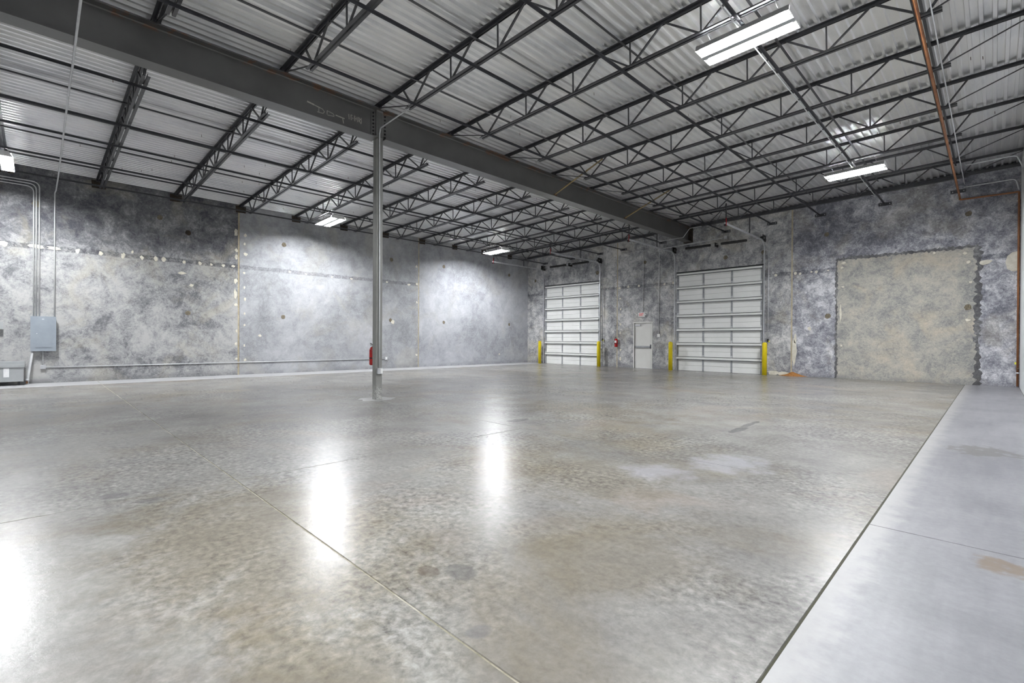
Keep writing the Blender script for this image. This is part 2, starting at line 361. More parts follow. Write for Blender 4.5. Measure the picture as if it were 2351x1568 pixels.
for a, b in ((YF, -2.3), (-2.3, 4.05), (4.05, 15.42), (15.42, YB)): slab(XJ[-1], XR, a, b, 'strip_r', 'blue-grey trowelled strip')
rs = random.Random(3)
pp = blob(-9.06, 5.04, 0.34, 0.36, 14, 0.25, rs)
MB().add([(x, y, 0.0) for x, y in pp]+[(x*0.98-9.06*0.02, y*0.98+5.04*0.02, 0.0015) for x, y in pp],
         [tuple(range(14, 28))]+[(i, (i+1) % 14, 14+(i+1) % 14, 14+i) for i in range(14)]).build('grout_pad', 'pad', fl, 'pale patch around the column base')

# ================================================================== WALLS
def wall_panel(parent, axis, at, a0, a1, zt0, zt1, holes, m, lab, thick=0.2):
    """panel in the plane x=at (axis X, runs in y) or y=at (axis Y, runs in x); front face at `at`, body behind it; holes = [(a0,a1,z0,z1)]"""
    A = sorted({a0, a1}.union(*[{h[0], h[1]} for h in holes])); Z = sorted({0.0}.union(*[{h[2], h[3]} for h in holes]))
    s = -1 if axis == 'X' else 1
    def P(a, z, d): return (at+s*d, a, z) if axis == 'X' else (a, at+s*d, z)
    top = lambda a: zt0+(zt1-zt0)*(a-a0)/(a1-a0)
    mb = MB()
    for i in range(len(A)-1):
        for j in range(len(Z)):
            l, r = A[i], A[i+1]; zb = Z[j]; last = j == len(Z)-1
            tl, tr = (top(l), top(r)) if last else (Z[j+1], Z[j+1])
            if any(h[0] <= l+1e-6 and r <= h[1]+1e-6 and h[2] <= zb+1e-6 and (not last) and tl <= h[3]+1e-6 for h in holes): continue
            q = [(l, zb), (r, zb), (r, tr), (l, tl)]
            v = [P(a, z, 0) for a, z in q]+[P(a, z, thick) for a, z in q]
            mb.add(v, [(0, 1, 2, 3), (7, 6, 5, 4), (0, 4, 5, 1), (1, 5, 6, 2), (2, 6, 7, 3), (3, 7, 4, 0)])
    return mb.build('concrete_panel', m, parent, lab)
def decal(parent, name, m, axis, at, pts, th=0.004, label=None):
    """thin irregular patch standing proud of a wall"""
    s = 1 if axis == 'X' else -1; n = len(pts)
    ca = sum(p[0] for p in pts)/n; cz = sum(p[1] for p in pts)/n
    P = lambda a, z, d: (at+s*d, a, z) if axis == 'X' else (a, at+s*d, z)
    v = [P(a, z, -0.002) for a, z in pts]+[P(ca+(a-ca)*0.86, cz+(z-cz)*0.86, th) for a, z in pts]
    MB().add(v, [tuple(range(n, 2*n))]+[(i, (i+1) % n, n+(i+1) % n, n+i) for i in range(n)]).build(name, m, parent, label)

JW = 0.028
wl = struct('wall_left', 'tall grey tilt-up concrete wall with the electrical panel')
LJ = [YF, -2.36, 4.92, 12.2, YB]
zt = deck(XL)+0.03
for i, (m, lab) in enumerate((('wall_l2', None), ('wall_l1', 'blotchy grey panel with dark stains above'), ('wall_l2', 'smooth pale panel'), ('wall_l3', 'smooth bluish pale panel'))):
    wall_panel(wl, 'X', XL, LJ[i]+(JW if i else 0), LJ[i+1]-(JW if i < 3 else 0), zt, zt, [], m, lab)
for y in LJ[1:-1]: MB().box(XL-0.19, XL-0.008, y-JW, y+JW, 0, zt).build('joint_sealant', 'caulk', wl, 'tan sealant strip')
rp = random.Random(11)
# mortar patches along the form line and by the joints
for y, z, ry, rz in [(-0.62, 3.69, .09, .07), (0.0, 3.71, .17, .055), (0.35, 3.70, .15, .05), (0.83, 3.69, .05, .08), (1.32, 3.68, .05, .07), (1.83, 3.69, .05, .08), (2.05, 3.82, .04, .05), (2.28, 3.68, .05, .06),
                     (2.62, 3.69, .05, .07), (2.82, 3.69, .06, .07), (3.35, 3.68, .04, .06), (3.78, 3.68, .05, .06), (4.1, 3.68, .04, .05), (4.45, 3.69, .05, .05), (4.75, 3.7, .05, .04),
                     (4.83, 4.83, .055, .13), (4.85, 4.25, .05, .06), (4.84, 4.02, .045, .08), (5.12, 4.8, .05, .06), (5.1, 4.5, .04, .05), (5.13, 4.15, .07, .06), (4.83, 3.2, .05, .10),
                     (4.82, 2.75, .055, .17), (4.83, 2.4, .05, .06), (5.09, 3.5, .04, .04), (5.1, 3.0, .03, .05), (5.12, 2.6, .035, .06), (5.1, 2.1, .03, .05), (5.1, 1.7, .03, .04), (4.86, 1.5, .03, .06), (4.84, 1.05, .04, .07),
                     (5.1, 1.0, .03, .05), (5.12, .5, .05, .05), (4.86, .55, .04, .04), (3.3, 3.32, .10, .05), (3.55, 2.95, .06, .05), (5.6, 1.35, .05, .04),
                     (6.6, 3.70, .05, .04), (7.2, 3.68, .05, .03), (8.2, 3.66, .05, .03), (9.0, 3.67, .06, .03), (10.9, 1.98, .09, .10), (12.08, 4.5, .06, .06), (12.1, 3.72, .07, .06), (12.1, 2.9, .04, .06), (12.1, .55, .05, .05), (11.7, 3.66, .08, .04), (10.6, 3.68, .06, .03), (17.2, .5, .05, .05)]:
    decal(wl, 'mortar_patch', 'cream', 'X', XL, blob(y, z, ry, rz, 10, 0.35, rp), 0.006)
for y, z, r in [(3.46, 4.63, .085), (6.4, 4.66, .085), (10.82, 4.66, .085), (13.59, 4.67, .085), (17.89, 4.69, .085), (6.38, 2.03, .08), (10.78, 2.06, .08), (13.6, 2.05, .08), (17.91, 2.06, .08), (3.46, 2.05, .08), (0.0, 4.85, .09), (2.72, 4.98, .08)]:
    decal(wl, 'insert_pocket', 'pocket' if y != 3.46 or z < 3 else 'darkhole', 'X', XL, blob(y, z, r, r*1.05, 12, 0.12, rp), 0.003, 'small brown round lifting-insert pocket')
for y in JY: decal(wl, 'bearing_pocket', 'darkhole', 'X', XL, [(y-.16, deck(XL)-.26), (y+.16, deck(XL)-.25), (y+.17, deck(XL)-.02), (y-.17, deck(XL)-.02)], 0.004, 'dark rusty joist pocket')

wb = struct('wall_back', 'mottled dark grey concrete wall with the overhead doors')
BJ = [XL, -12.48, -5.16, XR+0.2]
D1, D2, MD = (-16.91, -13.43, 0, 4.08), (-9.51, -6.11, 0, 4.08), (-11.56, -10.70, 0, 2.04)
IN = (-3.80, -0.34, 0, 4.04)
for i, (m, hs, lab) in enumerate((('wall_b', [D1], 'mottled grey panel around an overhead door'), ('wall_b', [D2, MD], 'dark mottled panel with two doorways'), ('wall_b2', [IN], 'dark blue-grey panel around a filled opening'))):
    wall_panel(wb, 'Y', YB, BJ[i]+(JW if i else -0.2), BJ[i+1]-(JW if i < 2 else 0), deck(BJ[i])+.03, deck(BJ[i+1])+.03, hs, m, lab)
for x in BJ[1:-1]: MB().box(x-JW, x+JW, YB+0.006, YB+0.19, 0, deck(x)+.03).build('joint_sealant', 'caulk', wb, 'tan sealant strip')
MB().box(IN[0]+.004, IN[1]-.004, YB+0.012, YB+0.19, 0, IN[3]-.004).build('infill_panel', 'infill', wb, 'tan concrete filling an old doorway')
# ragged dark edges of the filled opening
def ragged(pts0, pts1, n, wob, wd):
    out = []
    for k in range(n+1):
        t = k/n; out.append((pts0[0]*(1-t)+pts1[0]*t, pts0[1]*(1-t)+pts1[1]*t))
    vert = abs(pts0[0]-pts1[0]) < 0.1
    L = [(a+(rp.uniform(-wob, wob)+wd if vert else 0), z+(0 if vert else rp.uniform(-wob, wob)+wd)) for a, z in out]
    R = [(a+(rp.uniform(-wob, wob)-wd if vert else 0), z+(0 if vert else rp.uniform(-wob, wob)-wd)) for a, z in out]
    return L, R
def ragged_strip(parent, a, b, n, wob, wd, at):
    L, R = ragged(a, b, n, wob, wd); mb = MB()
    v = [(x, at, z) for x, z in L]+[(x, at-0.004, (z)) for x, z in [((p[0]+q[0])/2, (p[1]+q[1])/2) for p, q in zip(L, R)]]+[(x, at, z) for x, z in R]
    k = n+1
    mb.add(v, [(i, i+1, k+i+1, k+i) for i in range(n)]+[(k+i, k+i+1, 2*k+i+1, 2*k+i) for i in range(n)]); mb.build('ragged_edge', 'edge', parent, 'rough dark chipped border')
ragged_strip(wb, (IN[0], 0), (IN[0], IN[3]), 70, .03, .03, YB-.001)
ragged_strip(wb, (IN[1], 0), (IN[1], IN[3]), 70, .055, .06, YB-.001)
ragged_strip(wb, (IN[0], IN[3]), (IN[1], IN[3]), 70, .035, .045, YB-.001)
for x, z, rx, rz in [(-12.36, 3.69, .09, .05), (-11.9, 3.72, .06, .06), (-11.35, 3.72, .06, .05), (-12.33, 3.2, .05, .05), (-12.3, 2.7, .05, .05), (-12.31, 2.45, .05, .03), (-12.3, 2.0, .06, .05), (-12.32, 1.6, .04, .08), (-12.3, .8, .05, .05), (-12.3, .4, .06, .10), (-5.7, 3.68, .06, .06),
                     (-9.7, 3.72, .06, .06), (-10.1, 3.7, .05, .05), (-5.05, 3.69, .05, .06), (-4.9, 3.66, .05, .04), (-4.55, 3.69, .04, .03), (-4.4, 3.68, .05, .05), (-4.05, 3.70, .04, .03), (-5.06, .9, .07, .5), (-5.04, 1.35, .04, .2),
                     (-3.6, 3.9, .06, .04), (-3.65, 3.75, .04, .04), (-3.62, 3.1, .04, .03), (-3.68, 2.2, .03, .3), (-3.65, 1.1, .03, .04), (-1.3, 3.95, .04, .05), (-0.62, 3.86, .05, .04), (-0.55, 3.6, .05, .05), (-0.5, 3.0, .05, .04), (-0.55, 1.9, .06, .04),
                     (-0.2, 3.55, .16, .08), (-4.6, 1.7, .06, .07), (-5.75, .08, .22, .10), (-5.4, .06, .2, .08)]:
    decal(wb, 'mortar_patch', 'cream', 'Y', YB, blob(x, z, rx, rz, 10, 0.3, rp), 0.012 if -3.8 < x < -.34 else 0.006)
decal(wb, 'plaster_patch', 'cream', 'Y', YB, [(0.2, 3.5), (0.24, 3.3), (0.36, 3.22), (0.5, 3.25), (0.5, 3.8), (0.34, 3.78), (0.24, 3.68)], 0.006, 'pale round plaster patch in the corner')
for x, z, r in [(-0.55, 5.01, .075), (-0.55, 2.27, .08), (-4.1, 4.94, .075), (-4.05, 2.12, .09), (-7.51, 4.55, .085), (-6.12, 4.58, .085), (-13.61, 4.53, .10), (-17.68, 4.47, .08), (-11.05, 4.75, .08)]:
    decal(wb, 'insert_pocket', 'pocket', 'Y', YB, blob(x, z, r, r*1.1, 12, 0.12, rp), 0.003, 'small brown round lifting-insert pocket')
MB().prism([(0, 0), (0, -.09), (.008, -.09), (.008, -.008), (.075, -.008), (.075, 0)], (XL, YB-.001, deck(XL)-.003), (BX-.15, YB-.001, deck(BX-.15)-.003)).build('ledger_angle', 'steel', wb, 'dark steel deck support angle')
MB().prism([(0, 0), (0, -.09), (.008, -.09), (.008, -.008), (.075, -.008), (.075, 0)], (BX+.15, YB-.001, deck(BX+.15)-.003), (XR, YB-.001, deck(XR)-.003)).build('ledger_angle', 'steel', wb, 'dark steel deck support angle')
MB().box(BX-.2, BX+.2, YB-.004, YB+.01, 5.33, 6.02).build('beam_pocket', 'darkhole', wb, 'dark pocket where the girder enters')
wr = struct('wall_right', 'plain pale painted wall at the right edge')
wall_panel(wr, 'X', XR+0.2, YF, YB, deck(XR)+.03, deck(XR)+.03, [], 'wall_r', 'pale painted wall panel')
wf = struct('wall_front', 'plain pale painted wall behind the viewpoint')
MB().add([(XL-.2, YF, 0), (XR+.2, YF, 0), (XR+.2, YF, 6.3), (BX, YF, 6.08), (XL-.2, YF, 5.85), (XL-.2, YF-.2, 0), (XR+.2, YF-.2, 0), (XR+.2, YF-.2, 6.3), (BX, YF-.2, 6.08), (XL-.2, YF-.2, 5.85)],
         [(0, 1, 2, 3, 4), (9, 8, 7, 6, 5), (0, 5, 6, 1), (1, 6, 7, 2), (2, 7, 8, 3), (3, 8, 9, 4), (4, 9, 5, 0)]).build('wall_panel', 'wall_r', wf)

# ================================================================== ROOF DECK
ce = struct('ceiling', 'ribbed galvanised metal roof deck')
cache = {}
def deck_mesh(nr, L, sl):
    k = (nr, round(L, 3), sl)
    if k in cache: return cache[k]
    pr = []
    for i in range(nr):
        x = i*0.15; pr += [(x, 0), (x+.045, 0), (x+.055, .052), (x+.140, .052)]
    pr.append((nr*0.15, 0)); n = len(pr)
    v = [(x, 0, z+sl*x) for x, z in pr]+[(x, L, z+sl*x) for x, z in pr]
    cache[k] = MB().add(v, [(i, i+1, n+i+1, n+i) for i in range(n-1)]).mesh('deck_sheet', 'deck'); return cache[k]
SY = [YF-.1, -2.42, 4.98, 12.38, YB+.1]
for j in range(4):
    L = SY[j+1]-SY[j]+(.06 if j < 3 else 0)
    for i in range(11):
        nr = 6 if i < 10 else 2; x0 = BX-.9*(i+1) if i < 10 else BX-9.0-.3
        ob('deck_sheet', deck_mesh(nr, L, 0.026), ce, (x0, SY[j], deck(x0)+(.0015 if j % 2 else 0)))
    for i in range(11):
        nr = 6 if i < 10 else 4; x0 = BX+.9*i
        ob('deck_sheet', deck_mesh(nr, L, 0.02), ce, (x0, SY[j], deck(x0)+(.0015 if j % 2 else 0)))
nail = MB().bar((0, 0, 0.01), (0.004, 0.002, -0.055), 0.006, 0.006).mesh('deck_screw', 'rust')
for k in range(170):
    x = random.uniform(XL+.4, XR-.3); y = random.uniform(0.5, 17.5)
    x = BX+round((x-BX)/.15)*.15+.022
    if abs(x-BX) > .3: ob('deck_screw', nail, ce, (x, y, deck(x)))

# ================================================================== STEEL FRAME
def girder(y0, y1, lab, colend):
    g = thing('steel_girder', lab, 'girder', (BX, (y0+y1)/2, 5.375), 'main steel girders'); ym = (y0+y1)/2
    h = 0.61; a = 0.145; tf = 0.02; tw = 0.008; f = 0.016
    pr = [(-a, 0), (a, 0), (a, tf), (tw+f, tf), (tw, tf+f), (tw, h-tf-f), (tw+f, h-tf), (a, h-tf), (a, h), (-a, h), (-a, h-tf), (-tw-f, h-tf), (-tw, h-tf-f), (-tw, tf+f), (-tw-f, tf), (-a, tf)]
    MB().prism(pr, (0, y0-ym, 0), (0, y1-ym, 0)).build('beam', 'girder', g)
    s = 1 if colend == y1 else -1
    for k in range(7):
        z = 0.085+k*0.073; yy = colend-ym-s*0.055
        MB().lathe([(0.02, 0), (0.02, 0.022), (0.012, 0.034), (0.0, 0.034)], (tw, yy, z), 'X', 8).build('bolt', 'black', g)
    MB().box(tw-.001, tw+.012, colend-ym-s*.10 if s > 0 else colend-ym, colend-ym if s > 0 else colend-ym+.10, .06, .55).build('shear_plate', 'girder', g)
    return g, ym
CX, CY, CS = -9.06, 5.045, 0.075
g1, ym1 = girder(YF, CY-CS-.004, 'long dark grey steel girder from the column toward the upper left', CY-CS-.004)
g2, ym2 = girder(CY+CS+.004, YB-.006, 'long dark grey steel girder from the column to the door wall', CY+CS+.004)
# chalk scrawl on the near girder web
mbk = MB(); xw = 0.0095
def stroke(y0, z0, y1, z1, wd=.012):
    mbk.prism([(-wd/2, 0), (wd/2, 0), (wd/2, .0015), (-wd/2, .0015)], (xw, y0-ym1, z0-5.375), (xw, y1-ym1, z1-5.375), (1, 0, 0))
for q in [(3.57, 5.665, 3.70, 5.645, .03), (3.70, 5.645, 3.82, 5.625, .02), (3.79, 5.63, 3.79, 5.54), (3.75, 5.63, 3.86, 5.62), (3.86, 5.62, 3.90, 5.58), (3.90, 5.58, 3.87, 5.54), (3.87, 5.54, 3.76, 5.535),
          (3.95, 5.62, 3.95, 5.545), (3.95, 5.62, 4.07, 5.60), (4.07, 5.60, 4.09, 5.565), (4.09, 5.555, 3.96, 5.54), (4.12, 5.59, 4.30, 5.58, .022), (4.26, 5.58, 4.28, 5.48, .016),
          (4.385, 5.70, 4.395, 5.60, .014), (4.43, 5.70, 4.44, 5.60, .014), (4.43, 5.70, 4.465, 5.70), (4.47, 5.66, 4.475, 5.63, .014), (4.51, 5.71, 4.515, 5.60, .016), (4.51, 5.655, 4.56, 5.655), (4.56, 5.70, 4.57, 5.60, .014),
          (4.595, 5.71, 4.60, 5.61, .012), (4.60, 5.70, 4.64, 5.67), (4.64, 5.67, 4.60, 5.645), (4.605, 5.645, 4.65, 5.585), (4.65, 5.71, 4.655, 5.60)]: stroke(*q)
mbk.build('chalk_marks', 'chalk', g1, 'pale illegible chalk lettering')
col = thing('steel_column', 'square grey steel column with scuffed base in mid floor', 'column', (CX, CY, 0))
b = 0.012
pr = [(-CS+b, -CS), (CS-b, -CS), (CS, -CS+b), (CS, CS-b), (CS-b, CS), (-CS+b, CS), (-CS, CS-b), (-CS, -CS+b)]
MB().prism(pr, (0, 0, 0.001), (0, 0, 5.97), (0, 1, 0)).build('post', 'column', col)
MB().box(-CS-.03, CS+.03, -CS-.03, CS+.03, 5.97, 5.985).build('cap_plate', 'girder', col)
for s in (-1, 1): MB().box(CS-.02 if s > 0 else -CS-.012, CS+.012 if s > 0 else -CS+.02, -.055, .055, 5.42, 5.93).build('connection_plate', 'girder', col)

# ---- bar joists
def joist_parts(L, nodes, xa, xb):
    """local coordinates: x along the joist from its start, z = 0 at the deck"""
    D = 0.475; out = []; a, tk, gp = 0.05, 0.007, 0.013
    tc = MB()
    for s in (-1, 1): tc.prism([(x+s*gp, z) for x, z in angle_prof(a, tk, s, -1)], (0, 0, -.002), (L, 0, -.002))
    out.append(('top_chord', tc.mesh('top_chord', 'steel')))
    bc = MB()
    for s in (-1, 1): bc.prism([(x+s*gp, z) for x, z in angle_prof(a*.9, tk, s, 1)], (xa, 0, -D), (xb, 0, -D))
    out.append(('bottom_chord', bc.mesh('bottom_chord', 'steel')))
    for x0, x1 in ((0.0, .12), (L-.12, L)): out.append(('bearing_seat', MB().box(x0, x1, -.055, .055, -.06, -.003).mesh('bearing_seat', 'steel')))
    zb, ztp = -D+.025, -.03
    T = [(nodes[i]+nodes[i+1])/2 for i in range(len(nodes)-1)]
    def web(x0, z0, x1, z1, wd=.026): out.append(('web_member', MB().bar((x0, 0, z0), (x1, 0, z1), wd*.9, wd, (0, 1, 0)).mesh('web_member', 'steel')))
    n = len(nodes)
    web(.06, ztp-.02, nodes[0]-.02, zb, .018); web(nodes[0]-.33, ztp, nodes[0]-.01, zb, .03)
    web(L-.06, ztp-.02, nodes[-1]+.02, zb, .018); web(nodes[-1]+.33, ztp, nodes[-1]+.01, zb, .03)
    for i, x in enumerate(nodes):
        if i > 0: web(x-.02, zb, T[i-1]+.02, ztp, .028)
        if i < n-1: web(x+.02, zb, T[i]-.02, ztp, .028)
        if 0 < i < n-1: web(x, zb, x, ztp, .022)
    return out
ld, rd = XL-.06, BX-.02
lp = joist_parts(rd-ld, [x-ld for x in (-17.05, -15.91, -14.77, -13.62, -12.48, -11.34, -10.2)], -17.36-ld, -9.86-ld)
rl, rr = BX+.03, XR+.1
rpt = joist_parts(rr-rl, [x-rl for x in (-7.69, -6.525, -5.36, -4.195, -3.03, -1.865, -0.70)], -7.86-rl, -0.53-rl)
nj = len(JY)
for k, y in enumerate(JY):
    o_ = ORD[nj-1-k]
    for parts, x0, sl, side in ((lp, ld, .026, 'between the girder and the electrical-panel wall'), (rpt, rl, .02, 'on the bright-lamp side of the girder')):
        t = thing('roof_joist', f'black open-web steel joist {side}, {o_} from the door wall', 'joist', (x0, y, deck(x0)), 'open-web roof joists')
        t.rotation_euler = (0, -math.atan(sl), 0)
        for nm, me in parts: ob(nm, me, t)
# ---- bridging lines (upper and lower bars across the joists) with wall anchors
BR = [-16.95, -15.15, -13.45, -12.15, -10.2, -7.5, -5.83, -4.28, -2.5, -0.78]
for i, x in enumerate(BR):
    for top in (True, False):
        z = deck(x)-(.085 if top else .50)
        pos = 'upper' if top else 'lower'
        t = thing('bridging_bar', f'thin black {pos} bridging bar across the joists, {ORD[i]} from the electrical-panel wall', 'bar', (x, 0, z), 'joist bridging bars')
        MB().prism([(p-.02, q) for p, q in angle_prof(.038, .005, 1, 1 if top else -1)], (0, -2.6, 0), (0, YB-(.02 if not top else 1.3), 0)).build('bar', 'steel', t)
        if not top:
            MB().box(-.17, .17, YB-.014, YB-.002, -.055, .045).build('anchor_plate', 'steel', t)
            for s in (-.12, .12): MB().lathe([(.014, 0), (.014, -.012), (0, -.012)], (s, YB-.014, -.005), 'Y', 8).build('anchor_bolt', 'galv', t)
# ---- flange braces
for y, lab in ((10.53, 'rust-tan diagonal brace from the girder to a joist, nearer the column'), (14.23, 'rust-tan diagonal brace from the girder to a joist, nearer the door wall')):
    t = thing('flange_brace', lab, 'brace', (BX, y, 5.40), 'girder flange braces')
    MB().prism(angle_prof(.045, .006), (.12, .06, .016), (1.75, .06, .61)).build('brace_angle', 'tanbar', t)
    MB().box(.08, .143, .03, .10, -.0045, .05).build('clip', 'rust', t)

# ================================================================== LIGHT FIXTURES
def make_light(x, y, lab):
    zb = deck(x)-.68
    t = thing('high_bay_light', lab, 'light', (x, y, zb), 'fluorescent high-bay lights')
    t.rotation_euler = (0, -.02, 0)
    L, Wd, h = .615, .255, .085
    MB().box(-L, L, -.055, .055, h, h+.035).build('housing', 'white', t)
    r = MB()
    for c in (-.15, .15):
        for q in ([(c-.105, 0), (c-.08, h-.004), (c-.002, h-.004)], [(c+.002, h-.004), (c+.08, h-.004), (c+.105, 0)]):   # narrow up-light slot between
            r.add([(-L, a, z) for a, z in q]+[(L, a, z) for a, z in q], [(i, i+1, 3+i+1, 3+i) for i in range(2)])
    r.build('reflector', 'lampwhite', t)
    MB().box(-L, L, -.045, .045, -.006, .004).build('center_strip', 'boxgrey', t)
    for s in (-1, 1):
        MB().add([(s*L, -Wd, 0), (s*L, Wd, 0), (s*L, .19, h+.03), (s*L, -.19, h+.03), (s*(L+.008), -Wd, 0), (s*(L+.008), Wd, 0), (s*(L+.008), .19, h+.03), (s*(L+.008), -.19, h+.03)],
                 [(0, 1, 2, 3), (7, 6, 5, 4), (0, 4, 5, 1), (1, 5, 6, 2), (2, 6, 7, 3), (3, 7, 4, 0)]).build('end_plate', 'white', t)
    for c in (-.15, .15):
        for d in (-.05, 0, .05):
            q = MB().tube([(-L+.05, c+d, .040), (L-.05, c+d, .040)], .019, 10).build('lamp_tube', 'tube', t)
            e = MB()
            for s in (-1, 1): e.box(s*L-.05 if s > 0 else -L, s*L if s > 0 else -L+.05, c+d-.012, c+d+.012, .02, .08)
            e.build('lamp_holder', 'white', t)
    for s in (-.45, .45):
        MB().tube([(s, 0, h+.035), (s, (JY[min(range(nj), key=lambda i: abs(JY[i]-y))]-y)*.9, .21)], .004, 6).build('hanger_wire', 'galv', t)
LIGHTS = [(-2.5, 7.1, 'largest twin-trough fluorescent light, at the top of the view'), (-2.5, 14.65, 'twin-trough fluorescent light in front of the tan filled doorway'),
          (-15.85, 7.05, 'twin-trough fluorescent light left of the column near the panel wall'), (-15.85, 14.7, 'twin-trough fluorescent light nearest the far corner, right of the column'),
          (-15.85, -0.62, 'twin-trough fluorescent light above the electrical panel at the left edge'), (-2.5, -0.5, 'twin-trough fluorescent light overhead, just behind the viewpoint')]
for a in LIGHTS: make_light(*a)

# ================================================================== OVERHEAD DOORS
sec_cache = {}
def overhead_door(n, x0, x1, lab):
    W = x1-x0; H = 4.10; ns = 7; sh = H/ns
    d = struct(f'door_{n}', lab, ((x0+x1)/2, YB, 0)); d['category'] = 'overhead door'
    yf = -.03          # inner face of the door leaf (room side is -y)
    a = W/2
    prof = []; zs = [0, .003, .003, sh-.003]
    P = [(0, .006), (yf, .006)]
    for g in (sh*.36, sh*.68): P += [(yf, g-.016), (yf+.02, g-.010), (yf+.02, g+.010), (yf, g+.016)]
    P += [(yf, sh-.006), (.012, sh-.006), (.012, .006)]
    if n not in sec_cache:
        mb = MB(); m_ = len(P)
        mb.add([(-a, y, z) for y, z in P]+[(a, y, z) for y, z in P], [(i, (i+1) % m_, m_+(i+1) % m_, m_+i) for i in range(m_)]+[tuple(range(m_)), tuple(range(m_, 2*m_))[::-1]])
        st = {}
        st['sec'] = mb.mesh('door_section', 'doorwhite')
        st['stile'] = MB().box(-.035, .035, yf-.012, yf, .006, sh-.006).mesh('stile', 'stile')
        st['strut'] = MB().prism([(0, 0), (.07, .004), (.07, .062), (.03, .082), (0, .082)], (-a+.02, yf-.0125, 0), (a-.02, yf-.0125, 0)).mesh('strut', 'doorwhite')
        st['flange'] = MB().box(-a+.02, a-.02, yf-.085, yf-.0125, -.022, -.001).box(-a+.02, a-.02, yf-.055, yf-.0125, .083, .091).mesh('strut_flange_shade', 'flange')  # lower lip carries the painted strut shadow; thin upper lip shares its colour
        st['hinge'] = MB().box(-.03, .03, yf-.03, yf-.012, -.05, .05).mesh('hinge', 'galv')
        sec_cache[n] = st
    st = sec_cache[n]
    for k in range(ns):
        s = ob('door_section', st['sec'], d, (0, 0, k*sh))
        for px in (-a+.04, -a/3, a/3, a-.04): ob('stile', st['stile'], s, (px, 0, 0))
        ob('strut', st['strut'], s, (0, 0, sh-.10)); ob('strut_flange_shade', st['flange'], s, (0, 0, sh-.10))
        for px in (-a+.04, -a/3, a/3, a-.04):
            if k: ob('hinge', st['hinge'], s, (px, 0, .03))
    MB().box(-a, a, .012, .02, 0, H).build('weather_seal', 'black', d)
    MB().box(-a-.03, a+.03, yf-.04, 0, H, H+.035).build('top_seal', 'black', d)
    MB().box(-a, a, yf, .01, -.001, .005).build('bottom_seal', 'black', d)
    for s in (-1, 1):
        x = s*(a+.07)
        MB().prism([(-.03, -.012), (.03, -.012), (.03, .012), (-.03, .012)], (s*(a+.02), yf+.018, 0), (s*(a+.02), yf+.018, 4.55), (1, 0, 0)).build('jamb_angle', 'galv', d)
        pts = fillet([(x, -.12, .02), (x, -.12, 4.98), (x, -3.85, 4.99)], .38, 8)
        tr = MB()
        for p, q in zip(pts[:-1], pts[1:]): tr.bar(p, q, .028, .055, (0, -1, .3))
        tr.build('track', 'galv', d)
        MB().box(x-.02, x+.02, -.12, -.002, .8, .85).box(x-.02, x+.02, -.12, -.002, 2.4, 2.45).box(x-.02, x+.02, -.12, -.002, 3.9, 3.95).build('track_bracket', 'galv', d)
        MB().lathe([(.03, -.06), (.075, -.05), (.075, .03), (.055, .05), (.03, .06)], (s*(a+.02), -.22, 5.07), 'X', 16).build('cable_drum', 'black', d)
        MB().box(x-.012 if s < 0 else x, x if s < 0 else x+.012, -.34, -.002, 4.95, 5.19).build('bearing_plate', 'black', d)
        zj = deck((x0+x1)/2+x)-.47
        MB().box(x-.018, x+.018, -1.68, -1.66, 4.99, zj).box(x-.018, x-.013, -1.68, -1.645, 4.99, zj).build('track_hanger', 'steel', d)
        MB().box(x-.018, x+.018, -3.76, -3.74, 4.99, zj).box(x-.018, x-.013, -3.76, -3.725, 4.99, zj).prism([(-.012, -.003), (.012, -.003), (.012, .003), (-.012, .003)], (x, -3.75, zj-.02), (x+.35*s*-1, -3.75, 5.02)).build('track_hanger', 'steel', d)
        MB().lathe([(.035, 0), (.035, .05), (.02, .06), (.02, .14), (.0, .14)], (x, -3.84, 4.93), 'Y', 10).build('track_bumper', 'black', d)
        MB().tube([(x+.03, -3.82, 4.90), (x+.04, -3.83, 5.05), (x+.02, -3.80, 5.16)], .012, 6).build('release_cord', 'red', d)
    MB().tube([(-a-.1, -.22, 5.07), (a+.1, -.22, 5.07)], .0135, 8).build('torsion_shaft', 'galv', d)
    for c0, c1 in ((-a*.74, -a*.12), (a*.12, a*.70)):
        pf = [(.02, c0)]; k = int((c1-c0)/.026)
        for i in range(k):
            h0 = c0+i*.026; pf += [(.040, h0+.002), (.050, h0+.009), (.050, h0+.015), (.040, h0+.022)]
        pf.append((.02, c1))
        MB().lathe(pf, (0, -.22, 5.07), 'X', 12).build('torsion_spring', 'black', d)
    MB().box(-.015, .015, -.30, -.002, 4.98, 5.13).build('center_bracket', 'black', d)
    pts = [(a+.19, -.10, 5.0), (a+.20, -.09, 1.30)]
    ch = MB().tube(pts, .007, 6); ch.tube([(a+.23, -.10, 5.0), (a+.20, -.09, 1.30)], .007, 6); ch.build('hoist_chain', 'galv', d)
    MB().box(a+.175, a+.225, -.12, -.06, 1.22, 1.33).build('chain_keeper', 'black', d)
    MB().box(a+.225, a+.265, -.10, -.095, 1.21, 1.27).build('chain_tag', 'yellowtag', d)
overhead_door(1, D1[0]+.01, D1[1]-.01, 'white sectional overhead door nearest the far corner')
overhead_door(2, D2[0]+.01, D2[1]-.01, 'white sectional overhead door right of the man door, under the girder end')

